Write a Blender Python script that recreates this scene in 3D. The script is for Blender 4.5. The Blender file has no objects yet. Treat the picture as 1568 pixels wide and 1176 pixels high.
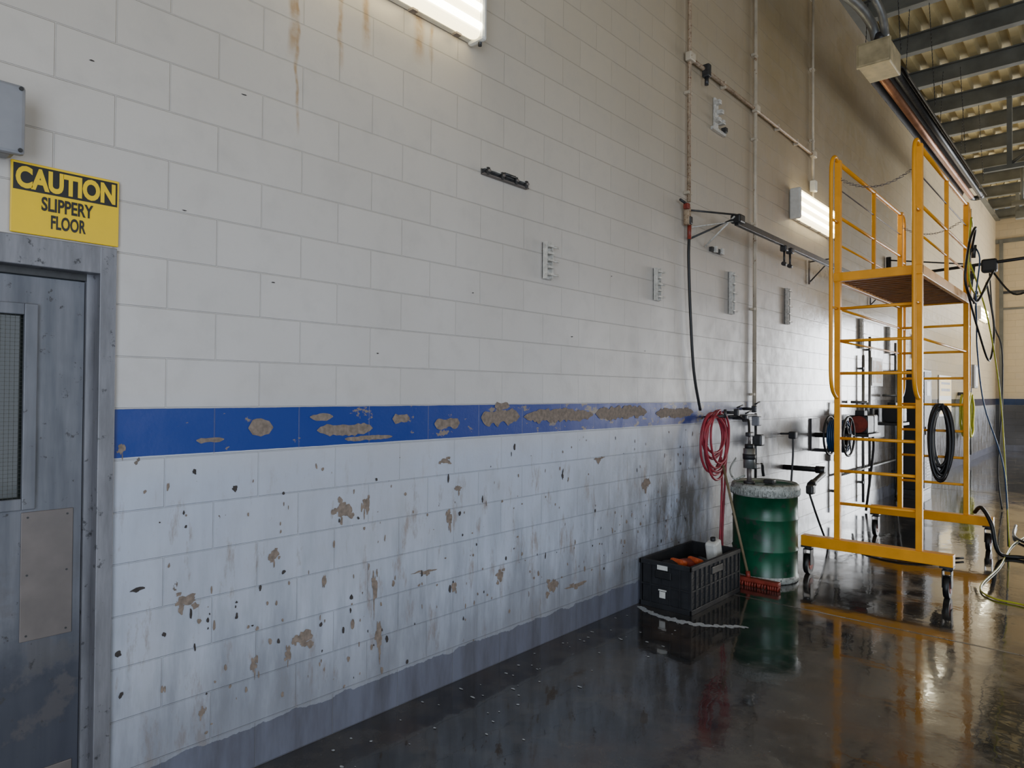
import bpy, bmesh, math, random
from mathutils import Vector, Matrix
random.seed(7)
scene = bpy.context.scene
COL = scene.collection

# ------------------------------------------------------------------ materials
class T:
    def __init__(s, name):
        s.m = bpy.data.materials.new(name); s.m.use_nodes = True
        s.t = s.m.node_tree; s.t.nodes.clear()
        s.out = s.n('ShaderNodeOutputMaterial'); s.b = s.n('ShaderNodeBsdfPrincipled')
        s.l(s.b.outputs[0], s.out.inputs[0])
        g = s.n('ShaderNodeNewGeometry'); s.pos = g.outputs['Position']
        sp = s.n('ShaderNodeSeparateXYZ'); s.l(s.pos, sp.inputs[0])
        s.x, s.y, s.z = sp.outputs
    def n(s, t): return s.t.nodes.new(t)
    def l(s, a, b): s.t.links.new(a, b)
    def put(s, v, inp):
        if v is None: return
        if hasattr(v, 'is_output'): s.l(v, inp)
        elif isinstance(v, (tuple, list)) and len(v) == 3 and inp.type == 'RGBA': inp.default_value = (*v, 1)
        else: inp.default_value = v
    def math(s, op, a, b=0.0, c=None, clamp=False):
        n = s.n('ShaderNodeMath'); n.operation = op; n.use_clamp = clamp
        s.put(a, n.inputs[0]); s.put(b, n.inputs[1])
        if c is not None: s.put(c, n.inputs[2])
        return n.outputs[0]
    def ramp(s, v, a, b, c=0.0, d=1.0):
        n = s.n('ShaderNodeMapRange'); n.clamp = True
        for i, q in enumerate((v, a, b, c, d)): s.put(q, n.inputs[i])
        return n.outputs[0]
    def mul(s, *a):
        o = a[0]
        for q in a[1:]: o = s.math('MULTIPLY', o, q)
        return o
    def mix(s, f, a, b, mode='MIX'):
        n = s.n('ShaderNodeMix'); n.data_type = 'RGBA'; n.blend_type = mode; n.clamp_factor = True
        s.put(f, n.inputs[0]); s.put(a, n.inputs[6]); s.put(b, n.inputs[7])
        return n.outputs[2]
    def noise(s, scale, detail=3, rough=.55, vec=None, sc=None):
        n = s.n('ShaderNodeTexNoise'); n.inputs['Scale'].default_value = scale
        n.inputs['Detail'].default_value = detail; n.inputs['Roughness'].default_value = rough
        v = vec or s.pos
        if sc:
            m = s.n('ShaderNodeVectorMath'); m.operation = 'MULTIPLY'
            s.l(v, m.inputs[0]); m.inputs[1].default_value = sc; v = m.outputs[0]
        s.l(v, n.inputs['Vector']); return n.outputs['Fac']
    def bump(s, h, dist, strength=1.0, prev=None):
        n = s.n('ShaderNodeBump'); n.inputs['Distance'].default_value = dist
        n.inputs['Strength'].default_value = strength; s.put(h, n.inputs['Height'])
        if prev: s.l(prev, n.inputs['Normal'])
        return n.outputs[0]

def pm(name, col, rough=.5, metal=0.0, var=.25, scale=12, bump=0.0, emis=0, ecol=None, dirt=None, dirt_t=.62):
    t = T(name)
    n1 = t.noise(scale)
    dark = tuple(c * (1 - var) for c in col); lite = tuple(min(1, c * (1 + var * .5)) for c in col)
    c = t.mix(t.ramp(n1, .3, .7), dark, lite)
    if dirt:
        n2 = t.noise(scale * 2.3, 5, .65)
        c = t.mix(t.ramp(n2, dirt_t, dirt_t + .06), c, dirt)
    t.put(c, t.b.inputs['Base Color'])
    t.put(t.ramp(n1, .2, .8, max(0.02, rough - .1), min(1, rough + .1)), t.b.inputs['Roughness'])
    t.b.inputs['Metallic'].default_value = metal
    if bump: t.l(t.bump(t.noise(scale * 4), bump), t.b.inputs['Normal'])
    if emis:
        t.b.inputs['Emission Color'].default_value = (*(ecol or col), 1)
        t.b.inputs['Emission Strength'].default_value = emis
    return t.m

def block_wall(name, axis, off):
    t = T(name)
    Y = axis == 'y'
    px = t.math('SUBTRACT', t.y if Y else t.x, off)
    cv = t.n('ShaderNodeCombineXYZ'); t.l(px, cv.inputs[0]); t.l(t.z, cv.inputs[1])
    br = t.n('ShaderNodeTexBrick'); t.l(cv.outputs[0], br.inputs['Vector'])
    br.offset = .5
    br.inputs['Color1'].default_value = (.95, .95, .95, 1); br.inputs['Color2'].default_value = (1, 1, 1, 1)
    br.inputs['Mortar'].default_value = (.97, .97, .97, 1)
    br.inputs['Scale'].default_value = 1; br.inputs['Mortar Size'].default_value = .0034
    br.inputs['Mortar Smooth'].default_value = .5
    br.inputs['Brick Width'].default_value = .4064; br.inputs['Row Height'].default_value = .2032
    mort = br.outputs['Fac']
    big = t.noise(.7, 3); mid = t.noise(6, 5, .6); fine = t.noise(60, 4, .6)
    far = t.ramp(t.y, 12.5, 16.0) if Y else 0
    if Y:
        up = t.mix(t.ramp(t.z, 1.8, 4.2), (.62, .60, .59), (.60, .53, .43))  # warmer light higher up, painted into the wall colour
        up = t.mix(t.mul(t.ramp(t.z, 2.3, 5.2), t.ramp(t.y, 1.5, 7.5)), up, (.29, .22, .12))  # light falling off upward and along the wall, painted in as dark tan
        up = t.mix(far, up, (.74, .62, .42))  # sunlit brightness of the far end, painted in as cream
    else:
        up = (.62, .50, .32)
    low = (.50, .56, .69)  # bluish cast, mostly cool daylight put into the lower wall colour
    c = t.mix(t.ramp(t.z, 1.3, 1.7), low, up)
    c = t.mix(t.mul(t.ramp(big, .4, .7), .25), c, (.40, .36, .31))
    c = t.mix(t.mul(t.ramp(mid, .5, .7), .16), c, (.34, .32, .30))
    c = t.mix(1.0, c, br.outputs['Color'], 'MULTIPLY')
    gr = t.noise(1.0, 5, .65, sc=(7, 7, 1.3))
    c = t.mix(t.mul(t.ramp(gr, .40, .66, 0, .72), t.ramp(t.z, 1.5, .3)), c, (.20, .22, .26))
    dr = t.noise(1.0, 6, .72, sc=(9, 9, 2.4))
    c = t.mix(t.mul(t.ramp(dr, .555, .65, 0, .65), t.ramp(t.z, 1.43, 1.1)), c, (.26, .20, .155))
    c = t.mix(t.ramp(t.math('ADD', t.z, t.mul(gr, -.5)), .42, .0, 0, .6), c, (.19, .19, .21))
    wob = t.mul(t.math('SUBTRACT', mid, .5), .006)
    zz = t.math('ADD', t.z, wob)
    band = t.mul(t.math('GREATER_THAN', zz, 1.432), t.math('LESS_THAN', zz, 1.622))
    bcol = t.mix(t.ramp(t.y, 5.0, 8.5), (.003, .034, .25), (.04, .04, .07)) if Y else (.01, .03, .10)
    c = t.mix(band, c, bcol)
    if Y:
        wear = t.noise(5.5, 7, .72, sc=(1, 1, 1.9))
        bw = t.mul(t.math('GREATER_THAN', wear, t.ramp(t.y, .9, 4.0, .67, .565)), band, t.math('LESS_THAN', t.y, 8))
        c = t.mix(bw, c, (.22, .18, .15))
    sp = t.noise(12, 6, .66, sc=(1, 1, .6))
    sm = t.mul(t.math('GREATER_THAN', sp, .685), t.math('LESS_THAN', t.z, 1.43))
    c = t.mix(sm, c, (.15, .12, .10))
    if Y:
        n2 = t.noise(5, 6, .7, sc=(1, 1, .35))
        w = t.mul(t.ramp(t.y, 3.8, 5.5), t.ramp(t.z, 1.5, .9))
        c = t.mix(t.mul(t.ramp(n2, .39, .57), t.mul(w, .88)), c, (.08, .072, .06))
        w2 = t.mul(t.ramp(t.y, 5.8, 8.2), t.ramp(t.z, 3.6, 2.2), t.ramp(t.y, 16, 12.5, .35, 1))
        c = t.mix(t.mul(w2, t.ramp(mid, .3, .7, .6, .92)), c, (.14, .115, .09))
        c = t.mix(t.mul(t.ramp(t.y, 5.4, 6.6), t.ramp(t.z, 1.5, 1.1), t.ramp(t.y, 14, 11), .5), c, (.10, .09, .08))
    else:
        c = t.mix(t.math('LESS_THAN', t.z, 1.43), c, (.10, .10, .11))
    edge = t.math('ADD', t.z, t.mul(t.math('SUBTRACT', mid, .5), .09))
    c = t.mix(t.math('LESS_THAN', edge, .185), c, t.mix(t.ramp(gr, .4, .7), (.15, .16, .21), (.09, .09, .11)))
    if Y:
        for (sy, z0, z1, w) in [(1.712, 2.9, 4.4, .012), (1.69, 3.25, 4.6, .03), (1.95, 3.3, 4.4, .02), (2.46, 3.52, 3.78, .05), (2.1, 3.45, 3.8, .03), (2.56, 3.55, 3.75, .02)]:
            wv = t.mul(t.math('SUBTRACT', t.noise(5, 2), .5), .06)
            d = t.math('ABSOLUTE', t.math('SUBTRACT', t.math('ADD', t.y, wv), sy))
            m = t.mul(t.ramp(d, w, w * .3), t.ramp(t.z, z0, z0 + .12), t.ramp(t.z, z1 + .05, z1))
            m = t.mul(m, t.ramp(t.noise(14, 4), .35, .6, .2, .7))
            c = t.mix(m, c, (.36, .20, .06))
    c = t.mix(t.mul(mort, .12), c, (.34, .33, .32))
    t.put(c, t.b.inputs['Base Color'])
    r = t.ramp(mid, .3, .7, .36, .5)
    if Y:
        wet = t.mul(t.ramp(t.y, 7.5, 9.5), t.ramp(t.z, 3.8, 3.0))
        r = t.mul(r, t.ramp(wet, 0, 1, 1, .38))
    t.put(r, t.b.inputs['Roughness'])
    b1 = t.bump(t.math('SUBTRACT', 1.0, mort), .0035)
    b2 = t.bump(fine, .0008, .7, b1)
    b3 = t.bump(mid, .004, .6, b2)
    t.l(b3, t.b.inputs['Normal'])
    return t.m

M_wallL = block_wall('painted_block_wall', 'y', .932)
M_wallB = block_wall('painted_block_wall_end', 'x', .1)

def floor_mat():
    t = T('wet_concrete')
    big = t.noise(.8, 5, .62); mid = t.noise(4, 7, .68); fine = t.noise(55, 4)
    puddle = t.ramp(t.math('ADD', big, t.mul(t.math('SUBTRACT', mid, .5), .35)), .47, .60)   # 0 = standing water, 1 = damp
    c = t.mix(puddle, (.022, .022, .023), (.058, .055, .053))
    c = t.mix(t.mul(t.ramp(mid, .48, .72), .5), c, (.11, .105, .10))
    br = t.noise(1.3, 4)
    c = t.mix(t.mul(t.ramp(br, .52, .70), .45), c, (.095, .055, .032))
    fo = t.noise(34, 4, .6, sc=(1, .7, 1))
    c = t.mix(t.mul(t.ramp(fo, .68, .73, 0, .5), puddle), c, (.30, .32, .35))
    t.put(c, t.b.inputs['Base Color'])
    r = t.math('ADD', t.ramp(puddle, 0, 1, .04, .17), t.ramp(mid, .5, .75, 0, .14))
    t.put(r, t.b.inputs['Roughness'])
    t.b.inputs['IOR'].default_value = 1.42
    t.put(t.ramp(puddle, 0, 1, .75, .40), t.b.inputs['Coat Weight'])
    t.put(t.ramp(puddle, 0, 1, .015, .07), t.b.inputs['Coat Roughness'])
    b = t.bump(mid, .004, .35); b = t.bump(t.noise(2.2, 2), .012, .2, b); b = t.bump(fine, .0004, .35, b)
    t.l(b, t.b.inputs['Normal'])
    cb = t.bump(t.noise(3.5, 3), .010, .22); t.l(cb, t.b.inputs['Coat Normal'])
    return t.m
M_floor = floor_mat()

def door_mat():
    t = T('worn_grey_door_paint')
    n = t.noise(6, 5, .65); s = t.noise(3, 4, .6, sc=(6, 6, .6))
    c = t.mix(t.ramp(s, .35, .7), (.10, .108, .13), (.18, .185, .21))
    low = t.ramp(t.math('ADD', t.z, t.mul(n, .5)), 1.15, .9)
    c = t.mix(t.mul(low, .8), c, (.035, .038, .055))
    c = t.mix(t.mul(t.ramp(n, .55, .62), t.ramp(t.z, 1.3, .6), .6), c, (.11, .10, .10))
    c = t.mix(t.ramp(t.noise(22, 5, .7), .62, .67), c, (.05, .048, .052))
    t.put(c, t.b.inputs['Base Color']); t.put(t.ramp(n, .3, .7, .35, .55), t.b.inputs['Roughness'])
    t.b.inputs['Metallic'].default_value = .1
    return t.m
M_door = door_mat()
def galv(name, a, b, rough=.4):
    t = T(name)
    s = t.noise(3, 5, .65, sc=(5, 5, .8)); g = t.noise(18, 5, .7)
    c = t.mix(t.ramp(s, .35, .68), a, b)
    c = t.mix(t.ramp(g, .6, .66), c, tuple(q * .4 for q in a))
    t.put(c, t.b.inputs['Base Color'])
    t.b.inputs['Metallic'].default_value = .25; t.b.inputs['Roughness'].default_value = rough
    return t.m
M_frame = galv('galvanised_frame', (.14, .14, .155), (.25, .25, .275))
M_steel = pm('brushed_steel', (.20, .175, .165), .5, .4, .25, 8)
M_glass = pm('dark_wired_glass', (.02, .024, .022), .10, 0, .3, 20)
M_beige = pm('beige_deck', (.60, .49, .25), .5, 0, .2, 3)
M_joist = pm('joist_paint', (.17, .172, .15), .5, .1, .3, 3)
M_white = pm('white_plastic', (.70, .70, .66), .4, 0, .12, 20)
M_strut = pm('painted_strut', (.62, .60, .55), .45, .1, .3, 30, dirt=(.2, .13, .08), dirt_t=.6)
M_conduit = pm('painted_conduit', (.55, .48, .37), .45, .1, .2, 8, dirt=(.25, .15, .08), dirt_t=.62)
M_rust = pm('rusty_conduit', (.40, .30, .20), .6, .2, .4, 25, dirt=(.17, .08, .035), dirt_t=.55)
M_black = pm('black_rubber', (.012, .012, .013), .45, 0, .3, 20)
M_blackp = pm('black_plastic', (.016, .017, .020), .55, 0, .3, 14, dirt=(.05, .05, .05), dirt_t=.66)
M_red = pm('red_hose_rubber', (.36, .03, .05), .5, 0, .35, 12)
M_redp = pm('red_plastic', (.26, .035, .02), .5, 0, .4, 18)
M_orange = pm('orange_plastic', (.62, .10, .02), .45, 0, .2, 18)
M_blue = pm('blue_hose', (.01, .05, .14), .4, 0, .2, 14)
M_yel = pm('yellow_scaffold_paint', (.88, .36, .006), .38, 0, .12, 6, dirt=(.45, .16, .01), dirt_t=.70)
M_plank = pm('deck_underside_rusty', (.30, .115, .02), .5, .1, .4, 9)
M_yhose = pm('yellow_green_hose', (.46, .46, .03), .4, 0, .2, 20)
M_green = pm('green_drum_paint', (.003, .085, .038), .33, .05, .55, 4, dirt=(.03, .055, .04), dirt_t=.56)
M_drumw = pm('drum_rim_white', (.42, .44, .41), .45, .1, .4, 22, dirt=(.12, .13, .11), dirt_t=.54)
M_grey = pm('grey_enclosure', (.26, .265, .29), .45, .1, .15, 10)
M_dmetal = pm('dark_metal', (.06, .06, .062), .45, .5, .4, 20)
M_copper = pm('hot_tube', (.42, .20, .11), .4, .5, .3, 6)
M_cream = pm('cream_enamel', (.48, .40, .24), .45, .1, .3, 8)
M_sign = pm('sign_yellow', (.92, .60, .0), .4, 0, .05, 8)
M_ink = pm('sign_black', (.010, .010, .010), .4, 0, .1, 8)
M_chip = pm('exposed_block', (.24, .19, .155), .8, 0, .4, 40)
M_chipd = pm('exposed_block_dark', (.05, .042, .04), .8, 0, .4, 40)
M_wood = pm('wood_handle', (.22, .17, .10), .5, 0, .3, 15)
M_foam = pm('soap_foam', (.48, .51, .55), .5, 0, .3, 60, bump=.004)
M_diff = pm('lamp_diffuser', (.85, .82, .65), .4, 0, .03, 5, emis=6, ecol=(1, .84, .46))
M_tube = pm('lamp_tube', (.9, .9, .85), .4, 0, .02, 5, emis=20, ecol=(1, .93, .68))
M_pipe = pm('galv_pipe', (.30, .31, .31), .4, .7, .2, 10)
M_joint = pm('floor_joint', (.11, .10, .09), .3, 0, .4, 18)

# ------------------------------------------------------------------ mesh builder
def catmull(pts, k=6):
    P = [Vector(p) for p in pts]; P = [P[0]] + P + [P[-1]]; o = []
    for i in range(1, len(P) - 2):
        a, b, c, d = P[i - 1], P[i], P[i + 1], P[i + 2]
        for j in range(k):
            t = j / k
            o.append(.5 * ((2 * b) + (c - a) * t + (2 * a - 5 * b + 4 * c - d) * t * t + (3 * b - a - 3 * c + d) * t ** 3))
    o.append(P[-2]); return o

class MB:
    def __init__(s, name): s.name = name; s.bm = bmesh.new(); s.mats = []
    def mi(s, m):
        if m not in s.mats: s.mats.append(m)
        return s.mats.index(m)
    def box(s, c, size, mat, bevel=0, rot=None):
        b = bmesh.new(); bmesh.ops.create_cube(b, size=1)
        for v in b.verts: v.co = Vector((v.co.x * size[0], v.co.y * size[1], v.co.z * size[2]))
        if bevel: bmesh.ops.bevel(b, geom=b.edges[:], offset=bevel, segments=2, affect='EDGES', profile=.5)
        R = rot.to_3x3() if rot else Matrix.Identity(3)
        s._merge(b, mat, lambda co: R @ co + Vector(c))
    def bx(s, x0, x1, y0, y1, z0, z1, mat, bevel=0):
        s.box(((x0 + x1) / 2, (y0 + y1) / 2, (z0 + z1) / 2), (abs(x1 - x0), abs(y1 - y0), abs(z1 - z0)), mat, bevel)
    def _merge(s, b, mat, f, smooth=False):
        i = s.mi(mat); mp = {}
        for v in b.verts: mp[v] = s.bm.verts.new(f(v.co))
        for fc in b.faces:
            try:
                nf = s.bm.faces.new([mp[v] for v in fc.verts]); nf.material_index = i; nf.smooth = smooth or fc.smooth
            except ValueError: pass
        b.free()
    def fan(s, c, pts, mat):
        i = s.mi(mat); vc = s.bm.verts.new(c); V = [s.bm.verts.new(p) for p in pts]; n = len(V)
        for k in range(n):
            f = s.bm.faces.new((vc, V[k], V[(k + 1) % n])); f.material_index = i
    def prism(s, pts, d, mat):
        d = Vector(d); A = [s.bm.verts.new(p) for p in pts]; B = [s.bm.verts.new(Vector(p) + d) for p in pts]
        i = s.mi(mat); n = len(A)
        fs = [s.bm.faces.new(A), s.bm.faces.new(B[::-1])] + [s.bm.faces.new((A[k], B[k], B[(k + 1) % n], A[(k + 1) % n])) for k in range(n)]
        for f in fs: f.material_index = i
        bmesh.ops.recalc_face_normals(s.bm, faces=fs)
    def sweep(s, pts, r, mat, seg=8, closed=False, caps=True, radii=None):
        P = [Vector(p) for p in pts]; n = len(P); i = s.mi(mat); rings = []
        up = None
        for k in range(n):
            if closed: d = (P[(k + 1) % n] - P[k - 1])
            else: d = P[min(k + 1, n - 1)] - P[max(k - 1, 0)]
            if d.length < 1e-7: d = Vector((0, 0, 1))
            d.normalize()
            if up is None:
                up = Vector((0, 0, 1)) if abs(d.z) < .9 else Vector((1, 0, 0))
            a = (up - d * up.dot(d))
            if a.length < 1e-5: a = d.orthogonal()
            a.normalize(); up = a; b = d.cross(a)
            rr = radii[k] if radii else r
            rings.append([s.bm.verts.new(P[k] + (a * math.cos(2 * math.pi * j / seg) + b * math.sin(2 * math.pi * j / seg)) * rr) for j in range(seg)])
        m = n if closed else n - 1
        for k in range(m):
            A, B = rings[k], rings[(k + 1) % n]
            for j in range(seg):
                f = s.bm.faces.new((A[j], A[(j + 1) % seg], B[(j + 1) % seg], B[j])); f.material_index = i; f.smooth = True
        if caps and not closed:
            for R in (rings[0][::-1], rings[-1]):
                f = s.bm.faces.new(R); f.material_index = i
    def cyl(s, p0, p1, r, mat, seg=14, r2=None):
        s.sweep([p0, p1], r, mat, seg, radii=[r, r if r2 is None else r2])
    def tube(s, pts, r, mat, seg=8, k=6): s.sweep(catmull(pts, k), r, mat, seg)
    def lathe(s, c, prof, mat, seg=40, mats=None):
        c = Vector(c); rings = []
        for (r, z) in prof:
            rings.append([s.bm.verts.new(c + Vector((r * math.cos(2 * math.pi * j / seg), r * math.sin(2 * math.pi * j / seg), z))) for j in range(seg)])
        for k in range(len(prof) - 1):
            mm = mats[k] if mats else mat
            for j in range(seg):
                f = s.bm.faces.new((rings[k][j], rings[k][(j + 1) % seg], rings[k + 1][(j + 1) % seg], rings[k + 1][j]))
                f.material_index = s.mi(mm); f.smooth = True
    def coil(s, c, ry, rz, r, mat, loops, axis='x', jit=.03, seg=7):
        pts = []
        for L in range(loops):
            a = 1 + random.uniform(-jit, jit) * 3; b = 1 + random.uniform(-jit, jit) * 3
            dy = random.uniform(-jit, jit); dz = random.uniform(-jit, jit) * 1.3
            for j in range(16):
                th = 2 * math.pi * j / 16 + math.pi / 2
                dx = (L / max(1, loops - 1) - .5) * r * 2.2 * min(loops, 4) * .6 + random.uniform(-.3, .3) * r
                u = ry * a * math.cos(th) + dy; v = rz * b * math.sin(th) + dz * (1 - math.sin(th))
                pts.append((c[0] + dx, c[1] + u, c[2] + v) if axis == 'x' else (c[0] + u, c[1] + dx, c[2] + v))
        s.sweep(catmull(pts, 2), r, mat, seg)
    def done(s):
        me = bpy.data.meshes.new(s.name)
        xs = [v.co for v in s.bm.verts]
        mx = min(v.x for v in xs)
        c = Vector(((mx + max(v.x for v in xs)) / 2, (min(v.y for v in xs) + max(v.y for v in xs)) / 2, min(v.z for v in xs)))
        for v in s.bm.verts: v.co -= c
        if -.02 < mx < .004 and not s.name.startswith(('wall_left', 'wall_back', 'ceil', 'floor', 'trim', 'door', 'roof')): c.x += .004 - mx
        s.bm.to_mesh(me); s.bm.free()
        for m in s.mats: me.materials.append(m)
        o = bpy.data.objects.new(s.name, me); o.location = c; COL.objects.link(o); return o

# ------------------------------------------------------------------ room shell
H = 7.55; YE = 26.1; W = 9.0; YS = -3.0
b = MB('wall_left')
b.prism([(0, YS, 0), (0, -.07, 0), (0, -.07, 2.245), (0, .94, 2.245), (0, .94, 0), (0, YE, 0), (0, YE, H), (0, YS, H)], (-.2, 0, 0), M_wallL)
XO = [.0016]
def chip(bb, y, z, hw, hh, mat, n=15):
    XO[0] += .0000015
    r = [random.uniform(.35, 1.2) for _ in range(n)]
    r = [(r[k] * 2 + r[k - 1] * .5 + r[(k + 1) % n] * .5) / 3 for k in range(n)]
    bb.fan((XO[0], y, z), [(XO[0], y + hw * r[k] * math.cos(2 * math.pi * k / n), z + hh * r[k] * math.sin(2 * math.pi * k / n)) for k in range(n)], mat)
def cluster(bb, y, z, hw, hh, mat):
    chip(bb, y, z, hw, hh, mat, 19)
    for _ in range(4):
        chip(bb, y + random.uniform(-1, 1) * hw, z + random.uniform(-1, 1) * hh, hw * random.uniform(.25, .6), hh * random.uniform(.25, .6), mat)
    if random.random() < .7:
        chip(bb, y + random.uniform(-.4, .4) * hw, z - hh * 1.1, hw * .22, hh * .9, mat)
def plaque(bb, y0, y1, z0, z1, mat):
    i = bb.mi(mat); n = max(6, int((y1 - y0) / .018)); XO[0] += .00001; x = XO[0]; prev = None
    lo, hi = 0, 0; hgt = z1 - z0
    for k in range(n + 1):
        e = 1 - abs(2 * k / n - 1) ** 7
        lo = lo * .4 + random.uniform(0, .36) * hgt; hi = hi * .4 + random.uniform(0, .3) * hgt
        zc = (z0 + z1) / 2; a = zc - (hgt / 2 - lo * .6) * max(e, .05); c = zc + (hgt / 2 - hi * .6) * max(e, .05)
        if c < a + .004: c = a + .004
        cur = (bb.bm.verts.new((x, y0 + (y1 - y0) * k / n, a)), bb.bm.verts.new((x, y0 + (y1 - y0) * k / n, c)))
        if prev:
            f = bb.bm.faces.new((prev[0], cur[0], cur[1], prev[1])); f.material_index = i
        prev = cur
for (y, z, hw, hh, m) in [(1.254, 1.355, .014, .018, 1), (1.431, 1.264, .016, .018, 1), (2.0, 1.108, .055, .05, 0), (2.13, 1.12, .025, .045, 0),
        (2.687, 1.3, .05, .02, 0), (2.792, 1.13, .035, .022, 0), (2.723, .968, .026, .055, 0), (1.619, .938, .03, .028, 0), (1.227, .82, .05, .032, 0),
        (1.035, .903, .033, .012, 1), (1.446, .70, .009, .016, 1), (2.194, .666, .02, .08, 0), (1.781, .517, .05, .045, 0), (2.227, .41, .022, .085, 0),
        (3.694, .374, .05, .055, 0), (2.765, .555, .025, .04, 0), (.971, .666, .014, .015, 1), (.971, 1.467, .014, .025, 0), (4.928, .951, .08, .045, 0),
        (4.239, 1.205, .06, .02, 0), (1.89, .767, .013, .035, 0), (2.546, .686, .08, .012, 0), (3.162, .548, .035, .045, 0), (3.975, .32, .13, .016, 0),
        (1.53, .46, .017, .035, 0), (1.70, .47, .017, .035, 0), (1.14, .70, .01, .012, 1), (3.0, 1.05, .012, .03, 1), (3.8, 1.12, .014, .04, 1), (1.3, .33, .016, .02, 0)]:
    (chip if m else cluster)(b, y, z, hw, hh, M_chipd if m else M_chip)
for k in range(280):
    y = random.uniform(.98, 6.0); z = random.uniform(.2, 1.38)
    if random.random() < .35: z = random.uniform(.35, .8)
    s_ = random.uniform(.003, .010)
    chip(b, y, z, s_ * random.uniform(.7, 1.5), s_ * random.uniform(.8, 3.2), random.choice([M_chip, M_chip, M_chipd]), 9)
for (y0, y1, z0, z1) in [(1.49, 1.61, 1.485, 1.575), (1.84, 2.17, 1.465, 1.55), (1.80, 1.93, 1.55, 1.595), (1.26, 1.38, 1.47, 1.50), (2.0, 2.3, 1.44, 1.475),
        (2.30, 2.42, 1.52, 1.585), (2.98, 3.34, 1.475, 1.615), (3.10, 3.24, 1.575, 1.645), (3.38, 4.17, 1.48, 1.60), (4.20, 4.94, 1.475, 1.615), (5.08, 5.76, 1.475, 1.59), (2.6, 2.80, 1.475, 1.56)]:
    plaque(b, y0, y1, z0, z1, M_chip)
for (y, z) in [(1.45, 3.02), (1.6, 2.2), (2.9, 2.3), (3.9, 2.1), (2.2, 1.9), (4.4, 2.6), (.85, 2.95), (4.9, 2.05), (1.2, 2.45)]:
    chip(b, y, z, .014, .004, M_chipd, 7)
b.done()

HD = 4.3
b = MB('wall_back')
b.bx(-.2, 3.3, YE, YE + .2, 0, H, M_wallB); b.bx(3.3, 7.9, YE, YE + .2, HD, H, M_wallB); b.bx(7.9, W + .2, YE, YE + .2, 0, H, M_wallB)
b.done()
b = MB('wall_front')
b.bx(-.2, 3.3, YS - .2, YS, 0, H, M_wallB); b.bx(3.3, 7.9, YS - .2, YS, HD, H, M_wallB); b.bx(7.9, W + .2, YS - .2, YS, 0, H, M_wallB)
b.done()
b = MB('wall_right')
doors = [(.5, 4.9), (12.9, 17.3), (19.5, 23.9)]
ys = [YS] + [v for d in doors for v in d] + [YE]
for k in range(0, len(ys), 2): b.bx(W, W + .2, ys[k], ys[k + 1], 0, HD, M_wallB)
b.bx(W, W + .2, YS, YE, HD, H, M_wallB)
for (a, c) in doors:
    for k in range(1, 4): b.bx(W + .08, W + .12, a + (c - a) * k / 4 - .03, a + (c - a) * k / 4 + .03, 0, HD, M_frame)
    for k in range(1, 7): b.bx(W + .08, W + .12, a, c, HD * k / 7 - .03, HD * k / 7 + .03, M_frame)
b.done()
b = MB('floor'); b.bx(-.2, W + .2, YS - .2, YE + .2, -.15, 0, M_floor)
b.bx(.05, W, 5.58, 5.60, -.01, .0012, M_joint); b.bx(.05, W, 14.5, 14.53, -.01, .0012, M_joint)
b.done()
b = MB('ceiling')
x = -.2; P = []
while x < W + .1:
    P += [(x, H), (x + .12, H), (x + .16, H + .07), (x + .26, H + .07)]; x += .3
P.append((x, H))
V0 = [b.bm.verts.new((p[0], YS, p[1])) for p in P]; V1 = [b.bm.verts.new((p[0], YE, p[1])) for p in P]
for k in range(len(P) - 1):
    f = b.bm.faces.new((V0[k], V0[k + 1], V1[k + 1], V1[k])); f.material_index = b.mi(M_beige)
b.bx(-.2, W + .2, YS, YE, H + .1, H + .16, M_beige)
y = -1.0
while y < YE:
    b.bx(0, W, y - .07, y + .07, H - .30, H - .28, M_joist); b.bx(0, W, y - .07, y + .07, H - .02, H - .002, M_joist)
    b.bx(0, W, y - .012, y + .012, H - .29, H - .01, M_joist); y += 1.5
b.bx(.0, .12, YS, YE, H - .33, H - .30, M_joist)
b.done()

b = MB('roof_bracing')
b.bx(1.36, 1.44, 15.46, 15.54, 6.0, H - .3, M_joist)
b.bx(1.0, W, 15.46, 15.54, 5.92, 6.0, M_joist)
b.cyl((1.4, 15.5, 6.0), (3.2, 15.5, H - .3), .03, M_joist)
b.cyl((1.0, 20.0, 6.3), (W, 20.0, 6.3), .06, M_joist); b.cyl((1.2, 20, 6.3), (1.2, 20, H - .25), .03, M_joist)
b.bx(.8, W, 22.9, 23.1, 6.55, 6.75, M_joist); b.bx(.8, .88, 22.95, 23.05, 6.7, H - .3, M_joist)
b.done()

# ------------------------------------------------------------------ door
b = MB('door_1')
DL, DR, DT = -.07, .94, 2.245
b.bx(-.2, .02, DR - .058, DR, 0, DT, M_frame, .003); b.bx(-.2, .02, DL, DL + .058, 0, DT, M_frame, .003)
b.bx(-.2, .019, DL + .05, DR - .05, DT - .105, DT, M_frame, .003)
b.bx(-.11, -.04, DR - .085, DR - .05, 0, DT - .10, M_frame); b.bx(-.11, -.04, DL + .05, DL + .08, 0, DT - .10, M_frame)
b.bx(-.11, -.045, DL + .05, DR - .05, DT - .13, DT - .10, M_dmetal)
l0, l1 = DL + .083, DR - .088
gx0, gx1, gz0, gz1 = .13, .67, 1.29, 1.98
b.bx(-.10, -.055, l0, gx0, .01, DT - .135, M_door); b.bx(-.10, -.055, gx1, l1, .01, DT - .135, M_door)
b.bx(-.10, -.055, gx0, gx1, .01, gz0, M_door); b.bx(-.10, -.055, gx0, gx1, gz1, DT - .135, M_door)
b.bx(-.085, -.075, gx0, gx1, gz0, gz1, M_glass)
M_wire = pm('glass_wire', (.08, .08, .07), .5, .3, .2, 10)
y = gx0
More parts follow.
